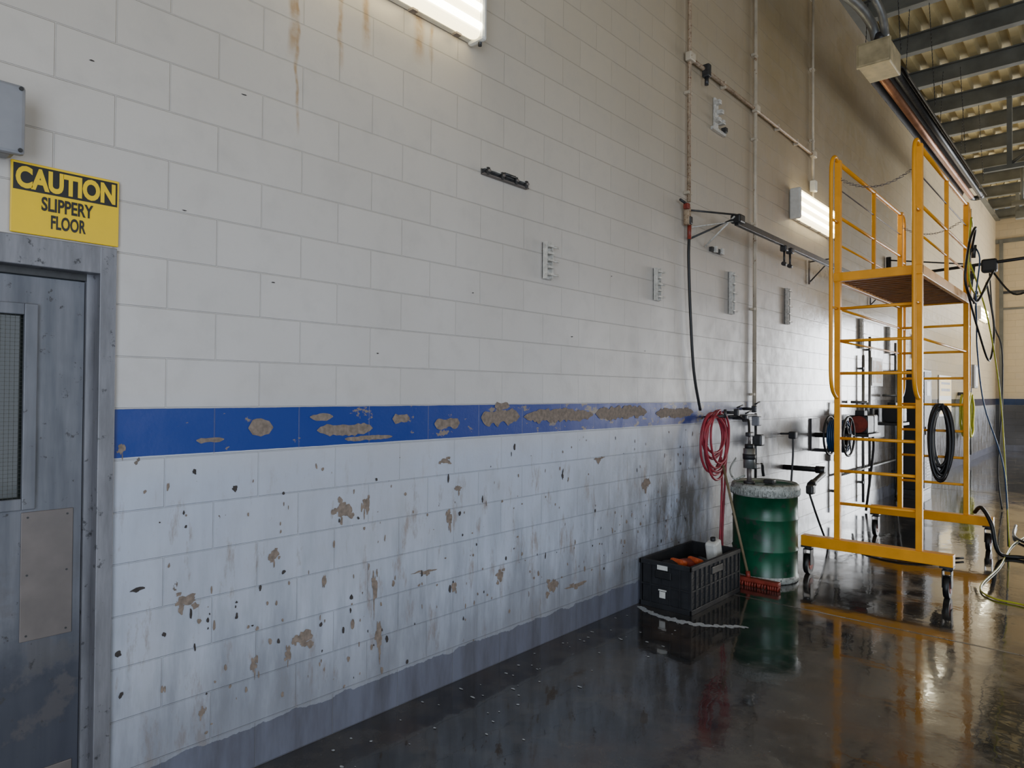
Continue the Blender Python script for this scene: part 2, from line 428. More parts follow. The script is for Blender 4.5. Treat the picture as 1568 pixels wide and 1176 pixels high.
while y < gx1: b.bx(-.0752, -.0744, y - .0006, y + .0006, gz0, gz1, M_wire); y += .0145
z = gz0
while z < gz1: b.bx(-.0752, -.0744, gx0, gx1, z - .0006, z + .0006, M_wire); z += .0145
for (d, e) in [(gz1 - .012, gz1 + .03), (gz0 - .03, gz0 + .012)]: b.bx(-.06, -.04, gx0 + .012, gx1 - .012, d, e, M_door, .003)
for (a, c) in [(gx0 - .03, gx0 + .012), (gx1 - .012, gx1 + .03)]: b.bx(-.06, -.039, a, c, gz0 - .03, gz1 + .03, M_door, .003)
b.bx(-.056, -.0505, .66, .825, .78, 1.25, M_steel, .002)
for (yy, zz) in [(.68, .80), (.805, .80), (.68, 1.23), (.805, 1.23), (.68, 1.02), (.805, 1.02)]: b.cyl((-.052, yy, zz), (-.049, yy, zz), .004, M_dmetal, 8)
b.bx(-.056, -.0505, l0 + .02, l1 - .02, .05, .30, M_steel, .002)
b.done()

def text_mesh(bb, txt, y0, y1, z0, z1, x, mat, bold=.02):
    cu = bpy.data.curves.new('txt', 'FONT'); cu.body = txt; cu.offset = bold; cu.extrude = 0.001; cu.resolution_u = 4
    o = bpy.data.objects.new('txt', cu); COL.objects.link(o)
    bpy.context.view_layer.update()
    me = bpy.data.meshes.new_from_object(o.evaluated_get(bpy.context.evaluated_depsgraph_get()))
    xs = [v.co.x for v in me.vertices]; ysn = [v.co.y for v in me.vertices]
    ax, bxx, ay, by = min(xs), max(xs), min(ysn), max(ysn)
    i = bb.mi(mat)
    vv = [bb.bm.verts.new((x + v.co.z * .5, y0 + (v.co.x - ax) / (bxx - ax) * (y1 - y0), z0 + (v.co.y - ay) / (by - ay) * (z1 - z0))) for v in me.vertices]
    for p in me.polygons:
        try:
            f = bb.bm.faces.new([vv[k] for k in p.vertices]); f.material_index = i
        except ValueError: pass
    bpy.data.objects.remove(o); bpy.data.meshes.remove(me)
b = MB('caution_sign')
b.bx(.004, .012, .598, .945, 2.252, 2.507, M_sign, .003)
b.bx(.0115, .0130, .605, .938, 2.405, 2.498, M_ink)
text_mesh(b, 'CAUTION', .612, .931, 2.412, 2.491, .0138, M_sign, .045)
text_mesh(b, 'SLIPPERY', .69, .856, 2.343, 2.394, .0135, M_ink, .028)
text_mesh(b, 'FLOOR', .72, .832, 2.281, 2.332, .0135, M_ink, .028)
b.bx(0, .005, .62, .92, 2.27, 2.49, M_ink)
b.done()
b = MB('electrical_box')
b.bx(.0, .10, .33, .60, 2.50, 2.73, M_grey, .02); b.bx(.095, .125, .325, .615, 2.495, 2.735, M_grey, .012)
b.cyl((.12, .60, 2.51), (.13, .60, 2.51), .007, M_dmetal, 8); b.cyl((.12, .60, 2.72), (.13, .60, 2.72), .007, M_dmetal, 8)
b.cyl((.05, .45, 2.72), (.05, .45, 4.5), .013, M_conduit)
b.done()

# ------------------------------------------------------------------ fluorescent wall lights
def wall_light(y0, L=1.32, zb=3.77, ht=.37):
    b = MB('fluorescent_wall_light')
    b.bx(0, .05, y0 + .02, y0 + L - .02, zb + .02, zb + ht - .02, M_white, .01)
    b.bx(.04, .12, y0 + .03, y0 + L - .03, zb + .01, zb + ht - .01, M_diff, .03)
    for k in range(3):
        z = zb + .075 + k * (ht - .15) / 2
        b.cyl((.115, y0 + .05, z), (.115, y0 + L - .05, z), .024, M_tube, 12)
    for yy in (y0, y0 + L - .045): b.bx(.0, .135, yy, yy + .045, zb, zb + ht, M_white, .02)
    for k in range(4):
        for zz in (zb - .004, zb + ht - .008): b.bx(.03, .07, y0 + .15 + k * (L - .34) / 3, y0 + .19 + k * (L - .34) / 3, zz, zz + .012, M_steel)
    b.cyl((.09, y0 + L - .02, zb + .03), (.09, y0 + L - .02, zb - .02), .012, M_dmetal, 8)
    b.done()
wall_light(1.55); wall_light(8.15, 1.45); wall_light(15.0, 1.45); wall_light(22.0, 1.45)

b = MB('wall_conduit')
b.cyl((.03, 5.58, 3.42), (.03, 5.58, H - .35), .018, M_rust, 10)
b.cyl((.03, 7.06, 1.55), (.03, 7.06, H - .35), .02, M_conduit, 10)
b.cyl((.03, 8.87, 4.15), (.03, 8.87, H - .35), .016, M_conduit, 10)
b.cyl((.03, 5.58, 4.72), (.03, 8.87, 4.72), .018, M_rust, 10)
for (yy, zz) in [(5.58, 4.72), (7.06, 4.72), (8.87, 4.72)]:
    b.box((.04, yy, zz), (.06, .1, .08), M_conduit, .01)
b.box((.05, 5.88, 4.70), (.07, .06, .12), M_dmetal, .01); b.cyl((.05, 5.88, 4.64), (.05, 5.88, 4.57), .02, M_dmetal, 8)
for yy, z0, z1 in [(5.58, 3.5, 7.0), (7.06, 1.7, 7.0), (8.87, 4.9, 7.0)]:
    z = z0
    while z < z1: b.box((.02, yy, z), (.05, .07, .025), M_conduit); z += .9
for yy in (6.3, 7.7, 8.3): b.box((.02, yy, 4.72), (.05, .025, .07), M_conduit)
b.box((.04, 8.87, 4.32), (.07, .09, .14), M_white, .01)
b.done()

def vbracket(y, z0, z1, name='hose_bracket'):
    b = MB(name)
    b.bx(0, .012, y - .05, y + .05, z0, z1, M_strut, .003); b.bx(.0, .045, y - .05, y - .042, z0, z1, M_strut); b.bx(.0, .045, y + .012, y + .02, z0, z1, M_strut)
    n = 5
    for k in range(n):
        z = z0 + .03 + (z1 - z0 - .06) * k / (n - 1)
        b.box((.035, y - .01, z), (.04, .055, .015), M_strut)
        if k % 2 == 0: b.cyl((.03, y + .02, z), (.05, y + .075, z), .007, M_strut, 6)
    b.done()
for (y, z0, z1) in [(3.60, 2.47, 2.72), (5.065, 2.48, 2.75), (6.53, 2.50, 2.92), (8.06, 2.52, 2.94)]: vbracket(y, z0, z1)
vbracket(11.1, 2.4, 2.85); vbracket(12.7, 2.4, 2.85); vbracket(14.6, 2.4, 2.85)
b = MB('strut_bracket')
b.bx(0, .008, 2.96, 3.38, 3.035, 3.070, M_dmetal); b.bx(.0, .03, 2.96, 3.38, 3.066, 3.072, M_strut); b.bx(0, .03, 2.96, 3.38, 3.033, 3.039, M_steel)
for yy in (2.99, 3.12, 3.25, 3.35): b.box((.03, yy, 3.055), (.02, .022, .045), M_dmetal, .004); b.cyl((.03, yy, 3.055), (.05, yy, 3.055), .009, M_steel, 8)
b.cyl((.03, 3.14, 3.074), (.03, 3.24, 3.074), .010, M_dmetal, 8)
b.done()
b = MB('strut_bracket')
b.bx(0, .03, 6.08, 6.36, 4.23, 4.26, M_strut); b.bx(0, .02, 6.13, 6.21, 4.26, 4.55, M_strut, .003)
for (yy, zz) in [(6.15, 4.33), (6.2, 4.42), (6.24, 4.33), (6.15, 4.5)]: b.box((.04, yy, zz), (.06, .05, .04), M_strut, .005)
b.box((.03, 6.32, 4.28), (.05, .05, .05), M_dmetal, .005)
b.done()
b = MB('strut_bracket'); b.bx(0, .03, 6.06, 6.32, 3.06, 3.10, M_dmetal); b.box((.04, 6.12, 3.08), (.03, .04, .06), M_strut, .004); b.box((.04, 6.26, 3.08), (.03, .04, .06), M_strut, .004); b.done()

b = MB('hose_trolley_rail')
b.bx(.255, .295, 6.05, 12.0, 3.26, 3.32, M_black, .004)
b.box((.275, 6.08, 3.32), (.1, .12, .08), M_black, .015)
for (y0, y1) in [(5.62, 6.05), (8.8, 8.75), (11.6, 11.5)]:
    b.cyl((.01, y0, 3.36), (.27, y1, 3.36), .009, M_dmetal, 8); b.cyl((.01, y0 + .02, 3.10), (.27, y1, 3.33), .009, M_dmetal, 8)
    b.cyl((.02, y0, 3.38), (.02, y0, 3.08), .012, M_steel, 8)
b.cyl((.01, 5.95, 3.08), (.27, 6.02, 3.34), .008, M_strut, 8); b.cyl((.01, 5.62, 3.20), (.27, 6.05, 3.30), .006, M_strut, 8)
for yy in (7.25, 7.42):
    b.box((.275, yy, 3.24), (.07, .07, .06), M_dmetal, .01); b.cyl((.275, yy, 3.22), (.275, yy, 3.08), .012, M_dmetal, 8); b.cyl((.275, yy - .03, 3.08), (.275, yy + .03, 3.08), .022, M_dmetal, 10)
b.done()
b = MB('swivel_valve_with_hose')
b.box((.05, 5.53, 3.28), (.06, .045, .16), M_rust, .012); b.box((.06, 5.50, 3.36), (.05, .05, .05), M_redp, .01); b.box((.06, 5.54, 3.24), (.06, .05, .07), M_dmetal, .01)
b.cyl((.05, 5.40, 3.40), (.05, 5.56, 3.38), .012, M_dmetal, 8); b.cyl((.05, 5.57, 3.08), (.05, 5.57, 3.22), .018, M_redp, 10)
b.tube([(.05, 5.57, 3.12), (.05, 5.56, 2.9), (.05, 5.60, 2.4), (.045, 5.68, 1.9), (.05, 5.80, 1.55)], .014, M_black)
b.done()

b = MB('red_hose_coil')
b.coil((.11, 5.98, 1.27), .22, .25, .011, M_red, 9, jit=.045)
b.cyl((.0, 5.98, 1.48), (.2, 5.98, 1.50), .014, M_dmetal, 8); b.cyl((.2, 5.98, 1.48), (.2, 5.98, 1.56), .014, M_dmetal, 8)
b.tube([(.1, 6.18, 1.35), (.09, 6.25, 1.15), (.07, 6.27, .85), (.06, 6.25, .5), (.07, 6.22, .25), (.1, 6.2, .03)], .011, M_red)
b.tube([(.1, 6.12, 1.1), (.09, 6.16, .9), (.09, 6.14, .5), (.1, 6.06, .03)], .011, M_red)
b.done()
b = MB('wall_valve_manifold')
for (yy, zz) in [(6.42, 1.52), (6.62, 1.46), (6.85, 1.55)]:
    b.cyl((0, yy, zz), (.14, yy, zz), .015, M_dmetal, 8); b.box((.12, yy, zz), (.05, .04, .07), M_dmetal, .01)
    b.cyl((.14, yy - .03, zz + .05), (.14, yy + .09, zz + .07), .009, M_dmetal, 8)
b.cyl((.06, 6.38, 1.48), (.06, 7.05, 1.48), .014, M_dmetal, 8)
b.cyl((.05, 7.06, 1.5), (.05, 7.06, .75), .014, M_dmetal, 8)
b.box((.08, 7.06, 1.22), (.1, .10, .12), M_dmetal, .015); b.box((.06, 7.06, 1.42), (.08, .08, .1), M_grey, .01)
b.done()
b = MB('wall_pipe_stub')
b.tube([(0, 7.9, 1.25), (.12, 7.9, 1.25), (.14, 7.9, 1.2), (.14, 7.9, 1.0), (.12, 7.9, .6), (.12, 8.0, .3)], .012, M_dmetal)
b.box((.14, 7.9, 1.24), (.08, .08, .08), M_blackp, .012)
b.done()
b = MB('black_drain_pipe')
b.sweep([(0, 8.0, .86), (.40, 8.0, .86), (.44, 8.0, .82), (.44, 7.6, .74), (.44, 7.55, .70)], .030, M_black, 12)
b.cyl((.36, 8.0, .86), (.46, 8.0, .86), .042, M_black, 12); b.cyl((.44, 7.66, .75), (.44, 7.58, .73), .042, M_black, 12)
b.box((.45, 7.55, .69), (.08, .10, .10), M_dmetal, .02)
b.tube([(.45, 7.52, .64), (.5, 7.6, .4), (.5, 7.9, .1), (.4, 8.3, .03)], .012, M_black)
b.done()

# ------------------------------------------------------------------ green drum
b = MB('green_oil_drum')
C = (.44, 6.33, 0); R = .29
prof = [(0, .02), (R - .02, .02), (R - .005, 0), (R + .004, .012), (R + .004, .045), (R - .004, .06)]
mats = [M_drumw] * 5
def seg(zs):
    for (r, z) in zs: prof.append((r, z)); mats.append(M_green)
seg([(R - .004, .27), (R + .003, .285), (R + .003, .29), (R - .004, .305), (R - .004, .55), (R + .003, .565), (R + .003, .57), (R - .004, .585), (R - .004, .77)])
for (r, z) in [(R + .012, .775), (R + .012, .845), (R + .006, .87), (R - .01, .885), (R - .02, .865)]:
    prof.append((r, z)); mats.append(M_drumw)
prof.append((0, .865)); mats.append(M_green)
b.lathe(C, prof, M_green, 48, mats)
for k in range(56):
    a = 2 * math.pi * k / 56
    b.box((C[0] + math.cos(a) * (R + .014), C[1] + math.sin(a) * (R + .014), .81), (.01, .012, .05), M_drumw, .002, Matrix.Rotation(a, 4, 'Z'))
b.done()
b = MB('drum_transfer_pump')
px, py = .36, 6.16
b.cyl((px, py, .868), (px, py, .90), .05, M_dmetal); b.cyl((px, py, .88), (px, py, 1.02), .022, M_steel)
b.cyl((px, py, 1.02), (px, py, 1.20), .052, M_pipe, 18); b.cyl((px, py, 1.10), (px, py, 1.15), .058, M_blackp, 18); b.cyl((px, py, 1.20), (px, py, 1.24), .04, M_blackp, 16)
b.cyl((px, py, 1.24), (px, py, 1.33), .014, M_steel, 8); b.box((px, py + .01, 1.33), (.05, .10, .04), M_dmetal, .01)
b.box((px + .02, py + .10, 1.03), (.06, .12, .05), M_dmetal, .012); b.tube([(px + .02, py + .14, 1.03), (px + .04, py + .2, 1.04), (px + .04, py + .22, .98), (px + .04, py + .24, .93)], .014, M_black)
b.tube([(px, py, 1.32), (px - .05, py + .1, 1.45), (px - .15, py + .25, 1.45), (px - .28, py + .4, 1.48)], .012, M_black)
b.tube([(px - .03, py - .03, .95), (px - .1, py - .1, .92), (px - .16, py - .05, 1.0), (px - .14, py + .03, 1.1)], .009, M_drumw)
b.box((px + .12, py + .18, .89), (.10, .07, .04), M_dmetal, .01)
b.done()

# ------------------------------------------------------------------ crate
b = MB('black_folding_crate')
cx0, cx1, cy0, cy1, ch = .03, .46, 4.82, 5.70, .37
b.bx(cx0, cx1, cy0, cy1, .012, .03, M_blackp)
for (a, c, d, e) in [(cx0, cx1, cy0, cy0 + .012), (cx0, cx1, cy1 - .012, cy1), (cx0, cx0 + .012, cy0, cy1), (cx1 - .012, cx1, cy0, cy1)]:
    b.bx(a, c, d, e, .012, ch, M_blackp)
for z0, z1, g in [(.0, .04, .012), (ch - .035, ch, .014), (.17, .185, .008)]:
    b.bx(cx0 - g, cx1 + g, cy0 - g, cy0 + .002, z0, z1, M_blackp, .003); b.bx(cx1 - .002, cx1 + g, cy0 - g, cy1 + g, z0, z1, M_blackp, .003)
    b.bx(cx0 - g, cx1 + g, cy1 - .002, cy1 + g, z0, z1, M_blackp, .003); b.bx(cx0 - g, cx0 + .002, cy0 - g, cy1 + g, z0, z1, M_blackp, .003)
for k in range(6):
    x = cx0 + (cx1 - cx0) * k / 5; b.bx(x - .006, x + .006, cy0 - .01, cy0, .03, ch - .03, M_blackp)
for k in range(12):
    y = cy0 + (cy1 - cy0) * k / 11; b.bx(cx1, cx1 + .01, y - .006, y + .006, .03, ch - .03, M_blackp)
for k in range(11):
    y = cy0 + (cy1 - cy0) * (k + .5) / 11
    for zz in (.08, .13, .22, .27): b.bx(cx1, cx1 + .004, y - .018, y + .018, zz - .004, zz + .004, M_blackp)
b.bx(cx1, cx1 + .016, 5.16, 5.36, .25, .31, M_black, .006)
b.bx(.18, .27, cy0 - .017, cy0 - .013, ch - .06, ch - .025, M_white); b.bx(.16, .30, cy0 - .017, cy0 - .01, .24, .30, M_black, .006)
b.bx(.20, .25, cy0 - .014, cy0 - .010, .09, .14, M_white); b.bx(.19, .26, cy0 - .014, cy0 - .010, .145, .155, M_white)
b.bx(.05, .44, 4.84, 5.68, .031, .26, M_blackp)
for k in range(5):
    b.box((.16 + .04 * k, 5.05 + .07 * k, .30 + .012 * (k % 2)), (.13, .09, .05), M_orange if k in (1, 3) else (M_redp if k == 2 else M_blackp), .02, Matrix.Rotation(random.uniform(0, 3), 4, 'Z') @ Matrix.Rotation(.3, 4, 'X'))
b.box((.32, 5.52, .35), (.10, .13, .20), M_white, .02, Matrix.Rotation(.25, 4, 'X')); b.cyl((.32, 5.50, .445), (.32, 5.495, .475), .022, M_blackp, 12)
b.done()

b = MB('push_broom')
b.box((.52, 5.95, .055), (.40, .065, .035), M_redp, .008)
for k in range(18):
    for j in range(2):
        x = .33 + k * .0225; b.cyl((x, 5.935 + j * .03, .04), (x + random.uniform(-.01, .01), 5.925 + j * .05, .0), .010, M_redp, 5)
b.cyl((.44, 5.96, .07), (.16, 6.04, 1.04), .012, M_wood, 10); b.cyl((.44, 5.96, .06), (.43, 5.964, .12), .02, M_redp, 10)
b.done()

b = MB('soap_foam_puddle')
zf = [.0015]
def foam(cx, cy, rx, ry, n=14):
    zf[0] += .000012; z = zf[0]
    b.fan((cx, cy, z), [(cx + rx * random.uniform(.6, 1.1) * math.cos(2 * math.pi * k / n), cy + ry * random.uniform(.6, 1.1) * math.sin(2 * math.pi * k / n), z) for k in range(n)], M_foam)
fp = catmull([(.06, 4.74, 0), (.2, 4.68, 0), (.45, 4.64, 0), (.68, 4.72, 0), (.86, 4.86, 0)], 12)
for q in fp:
    e = max(0, 1 - abs(q.x - .42) / .5)
    foam(q.x + random.uniform(-.01, .01), q.y + random.uniform(-.015, .015), .035, .012 + .04 * e * random.uniform(.5, 1.1))
for k in range(60):
    y = random.uniform(1.6, 4.6); x = .05 + abs(random.gauss(0, .4)); q = random.uniform(.003, .009)
    if x < 1.2: foam(x, y, q * random.uniform(1, 2.4), q, 8)
b.done()

# ------------------------------------------------------------------ rolling scaffold
b = MB('yellow_rolling_work_platform')
XL, XR, YF, YR, ZT, ZP = .965, 1.626, 6.72, 9.12, 3.88, 2.80
q = .026
def post(x, y, z0, z1, r=q): b.bx(x - r, x + r, y - r, y + r, z0, z1, M_yel, .004)
for x in (XL, XR):
    for y in (YF, YR): post(x, y, .36, ZT)
    post(x, 7.95, ZP, ZT, .018)
for y in (YF, YR):
    b.bx(.65, 1.88, y - .05, y + .05, .27, .37, M_yel, .006)
    for x in (.70, 1.83):
        b.bx(x - .05, x + .05, y - .05, y + .05, .255, .272, M_dmetal); b.cyl((x, y, .262), (x, y, .235), .03, M_dmetal)
        b.bx(x - .035, x - .028, y - .03, y + .05, .09, .24, M_dmetal); b.bx(x + .028, x + .035, y - .03, y + .05, .09, .24, M_dmetal); b.bx(x - .035, x + .035, y - .03, y + .05, .23, .24, M_dmetal)
        b.cyl((x - .022, y + .02, .095), (x + .022, y + .02, .095), .095, M_black, 24); b.cyl((x - .026, y + .02, .095), (x + .026, y + .02, .095), .055, M_redp, 16)
    for k in range(7):
        z = .70 + .3 * k; b.cyl((XL, y, z), (XR, y, z), .014, M_yel, 8)
b.bx(XL - .03, XL + .01, YF - .03, YR + .03, ZP - .06, ZP + .03, M_yel, .004); b.bx(XR - .01, XR + .03, YF - .03, YR + .03, ZP - .06, ZP + .03, M_yel, .004)
b.bx(XL - .03, XR + .03, YF - .04, YF, ZP - .05, ZP + .03, M_yel, .004); b.bx(XL - .03, XR + .03, YR, YR + .04, ZP - .05, ZP + .03, M_yel, .004)
b.bx(XL, XR, YF, YR, ZP, ZP + .015, M_plank)
k = YF + .08
while k < YR: b.bx(XL, XR, k - .02, k + .02, ZP - .04, ZP, M_plank); k += .12
for x in (XL, XR):
    b.cyl((x, YF, ZT - .02), (x, YR, ZT - .02), .02, M_yel, 10); b.cyl((x, YF, 3.36), (x, YR, 3.36), .014, M_yel, 8)
    b.cyl((x, YF, 3.62), (x, YR, 3.62), .006, M_steel, 6); b.cyl((x, YF, 3.1), (x, YR, 3.1), .010, M_yel, 6)
    for (y, d) in ((YF, -1), (YR, 1)):
        b.tube([(x, y, ZT - .02), (x, y + d * .10, ZT + .01), (x, y + d * .19, ZT - .06), (x, y + d * .21, ZT - .25), (x, y + d * .21, 3.0), (x, y + d * .21, 2.2), (x, y + d * .21, 1.9), (x, y + d * .17, 1.76), (x, y + d * .08, 1.69), (x, y, 1.68)], .017, M_yel, 9)
        b.cyl((x, y, 3.3), (x, y + d * .21, 3.3), .012, M_yel, 8); b.cyl((x, y, 2.5), (x, y + d * .21, 2.5), .012, M_yel, 8)
b.cyl((XL, YF, 2.5), (XL, YR, 2.5), .012, M_yel, 8); b.cyl((XR, YF, 2.2), (XR, YR, 2.2), .012, M_yel, 8)
b.cyl((XL, YF, 2.2), (XL, YR, 2.2), .010, M_yel, 8)
for y in (YF, YR):
    n = 26
    for k in range(n):
        t = (k + .5) / n; z = 3.72 - .14 * (1 - (2 * t - 1) ** 2); x = XL + (XR - XL) * t
        R = Matrix.Rotation(math.pi / 2 * (k % 2), 4, 'X')
        pts = [Vector((x, y, z)) + (R.to_3x3() @ Vector((.018 * math.cos(a), 0, .008 * math.sin(a)))) for a in [2 * math.pi * j / 8 for j in range(8)]]
        b.sweep(pts, .0028, M_steel, 5, closed=True)
b.done()

b = MB('black_hose_coil')
b.coil((1.40, 9.02, 1.20), .10, .38, .018, M_black, 8, axis='y', jit=.03)
b.done()
b = MB('air_hose_bundle')
b.tube([(1.69, 9.0, 3.3), (1.77, 8.7, 3.5), (1.74, 8.5, 3.3), (1.72, 8.4, 2.9), (1.77, 8.7, 2.7), (1.84, 9.0, 2.95), (1.87, 9.2, 3.1)], .013, M_black)
b.tube([(1.69, 9.1, 3.6), (1.73, 8.7, 3.6), (1.72, 8.6, 3.2), (1.72, 8.7, 2.9), (1.76, 9.0, 2.8), (1.80, 9.2, 2.9)], .010, M_yhose)
b.tube([(1.69, 9.1, 3.4), (1.78, 8.9, 3.2), (1.76, 8.8, 2.8), (1.74, 9.0, 2.5), (1.72, 9.2, 2.2), (1.77, 9.3, 1.6), (1.95, 9.3, .9), (1.98, 9.4, .02)], .008, M_blue)
b.tube([(1.69, 8.6, 2.9), (1.77, 8.9, 2.4), (1.82, 9.3, 2.1), (1.84, 9.5, 2.5), (1.78, 9.4, 3.0)], .011, M_black)
b.tube([(1.69, 8.8, 3.2), (1.82, 9.1, 2.6), (1.90, 9.4, 1.8), (1.95, 9.4, 1.0), (2.0, 9.3, .03)], .008, M_yhose)
for (y, z) in [(8.9, 3.05), (9.0, 3.3), (8.8, 2.95), (8.65, 3.2), (9.1, 2.8)]: b.cyl((1.71, y, z - .07), (1.72, y, z + .07), .022, M_dmetal, 8)
b.done()
b = MB('black_floor_hose')
b.tube([(1.72, 9.0, .42), (1.80, 8.85, .5), (1.90, 8.75, .35), (1.94, 8.75, .12), (2.0, 8.8, .025), (2.2, 8.85, .022), (2.7, 8.6, .022), (3.6, 8.9, .022)], .020, M_black)
b.tube([(.5, 8.9, .02), (.8, 8.1, .022), (1.3, 7.9, .022), (1.7, 8.4, .022)], .012, M_black)
b.tube([(1.9, 11.0, .02), (2.0, 10.0, .022), (2.4, 9.6, .022), (3.4, 9.9, .022)], .016, M_black)
b.done()
b = MB('yellow_air_hose')
b.tube([(2.10, 10.5, .012), (2.0, 9.6, .012), (2.02, 8.3, .012), (1.99, 7.3, .012), (2.12, 6.95, .012), (2.4, 6.85, .012), (2.9, 6.3, .012), (3.6, 6.5, .012)], .008, M_yhose)
b.done()

# ------------------------------------------------------------------ plumbing and equipment behind scaffold
b = MB('hose_reel')
c = Vector((.30, 9.05, 1.19))
for dx in (-.11, .11):
    pts = [c + Vector((dx, .24 * math.cos(a), .24 * math.sin(a))) for a in [2 * math.pi * j / 28 for j in range(28)]]
    b.sweep(pts, .014, M_blackp, 6, closed=True)
    for j in range(6):
        a = math.pi * j / 3; b.cyl(c + Vector((dx, 0, 0)), c + Vector((dx, .24 * math.cos(a), .24 * math.sin(a))), .009, M_blackp, 6)
for j in range(8):
    for rr in (.13, .17, .195):
        pts = [c + Vector((-.08 + j * .023, rr * math.cos(a), rr * math.sin(a))) for a in [2 * math.pi * i / 24 for i in range(24)]]
        b.sweep(pts, .013, M_blue if rr > .15 else M_black, 6, closed=True)
b.cyl(c - Vector((.29, 0, 0)), c + Vector((.15, 0, 0)), .03, M_dmetal); b.bx(0, .02, 8.9, 9.2, 1.0, 1.4, M_dmetal); b.box((.1, 9.05, 1.0), (.2, .05, .04), M_dmetal)
b.done()
def pump(name, y, z, col):
    b = MB(name)
    b.cyl((.24, y - .26, z), (.24, y + .08, z), .115, col, 20)
    for k in range(10): b.box((.24, y - .22 + k * .027, z), (.245, .006, .245), M_dmetal, .02)
    b.cyl((.24, y + .08, z), (.24, y + .12, z), .08, M_dmetal, 16); b.box((.24, y + .22, z), (.22, .2, .25), M_dmetal, .02)
    b.box((.24, y - .1, z + .15), (.12, .16, .08), M_blackp, .01)
    b.bx(0, .38, y - .28, y + .34, z - .17, z - .13, M_dmetal); b.bx(0, .02, y - .28, y + .34, z - .38, z + .12, M_dmetal)
    b.cyl((.24, y + .22, z + .12), (.24, y + .22, z + .30), .02, M_pipe, 8); b.cyl((.24, y + .22, z + .30), (.02, y + .22, z + .30), .02, M_pipe, 8)
    b.tube([(.24, y + .3, z - .03), (.27, y + .42, z - .3), (.2, y + .47, z - .9), (.15, y + .5, .02)], .018, M_black)
    b.done()
pump('wash_pump', 10.35, 1.30, M_redp); pump('wash_pump', 12.1, 1.40, M_blackp)
b = MB('water_supply_pipes')
for yy, z0, z1 in [(11.1, .1, 2.3), (11.45, .3, 2.6), (9.8, .1, 1.6), (13.05, .1, 2.6)]:
    b.cyl((.05, yy, z0), (.05, yy, z1), .02, M_pipe, 8)
    for z in (z0 + .3, z1 - .2): b.box((.035, yy, z), (.06, .08, .03), M_dmetal)
    b.box((.07, yy, (z0 + z1) / 2), (.08, .1, .1), M_dmetal, .01)
b.cyl((.05, 9.8, .6), (.05, 13.05, .6), .018, M_pipe, 8)
b.done()
b = MB('tall_equipment_cabinet')
b.bx(.02, .42, 13.3, 13.95, .08, 2.15, M_black, .012); b.bx(.02, .42, 13.32, 13.93, 0, .08, M_dmetal)
b.bx(.42, .432, 13.33, 13.92, .12, 2.11, M_blackp, .004); b.box((.44, 13.4, 1.1), (.02, .03, .14), M_steel, .004); b.bx(.432, .436, 13.5, 13.8, 1.7, 1.95, M_grey)
for k in range(6): b.bx(.432, .437, 13.45, 13.8, .3 + k * .05, .32 + k * .05, M_dmetal)
b.done()
M_poster = pm('poster_orange', (.55, .25, .08), .5, 0, .4, 3, dirt=(.6, .6, .55), dirt_t=.5)
b = MB('instruction_poster'); b.bx(0, .006, 11.75, 12.4, 1.85, 2.3, M_white); b.bx(.006, .009, 11.8, 12.35, 1.9, 2.25, M_poster); b.done()
b = MB('yellow_reflection_board'); b.bx(0, .02, 17.0, 18.4, 1.25, 2.15, M_white, .004); b.bx(.02, .024, 17.05, 18.35, 1.3, 1.6, M_sign); b.bx(.02, .024, 17.05, 18.35, 1.7, 2.1, M_sign); b.bx(.024, .026, 17.2, 18.2, 1.8, 1.86, M_ink); b.bx(.024, .026, 17.2, 18.2, 1.95, 2.0, M_ink); b.done()  # board added in place of a window-like reflection on the wall
b = MB('wash_boom_arm')
b.cyl((0, 12.6, 3.66), (2.75, 12.2, 3.74), .024, M_black, 10); b.cyl((.04, 12.6, 3.3), (.04, 12.6, 4.0), .04, M_dmetal, 10); b.cyl((.04, 12.6, 3.95), (1.2, 12.43, 3.72), .012, M_dmetal, 8)
b.box((2.10, 12.3, 3.72), (.14, .12, .14), M_blackp, .03); b.cyl((2.05, 12.3, 3.75), (2.15, 12.3, 3.92), .03, M_black); b.box((1.45, 12.39, 3.66), (.2, .16, .2), M_blackp, .03)
b.tube([(2.10, 12.3, 3.66), (2.0, 12.25, 3.3), (1.75, 12.3, 3.2), (1.5, 12.39, 3.55)], .014, M_black)
b.tube([(1.45, 12.39, 3.55), (1.5, 12.4, 2.8), (1.6, 12.4, 2.4), (1.6, 12.4, 1.6), (1.55, 12.4, .6), (1.6, 12.4, .02)], .010, M_black)
b.done()
b = MB('wall_hose_rack')
b.coil((.17, 19.5, 1.25), .35, .5, .03, M_yhose, 4); b.box((.08, 19.5, 1.75), (.16, .25, .08), M_dmetal, .01)
b.done()
b = MB('yellow_hose_coil')
b.coil((1.25, YE - .22, 1.15), .35, .45, .03, M_yhose, 5, axis='y'); b.box((1.25, YE - .10, 1.62), (.2, .14, .08), M_dmetal, .01)
b.done()
b = MB('control_box')
b.bx(0, .18, 20.6, 21.1, 1.9, 2.5, M_grey, .02); b.bx(.18, .19, 20.65, 21.05, 1.95, 2.45, M_white, .01); b.cyl((.06, 20.8, 2.5), (.06, 20.8, 6.5), .03, M_conduit, 8); b.cyl((.06, 20.8, 1.9), (.06, 20.8, .2), .03, M_pipe, 8)
b.done()
b = MB('trim_1'); b.bx(.10, .20, YE - .06, YE, 0, 6.6, M_joist); b.bx(.0, 3.2, YE - .05, YE, 6.5, 6.62, M_joist); b.bx(.20, 3.2, YE - .03, YE, 4.4, 4.46, M_joist); b.bx(.20, 3.2, YE - .04, YE, 4.9, 4.98, M_dmetal); b.done()

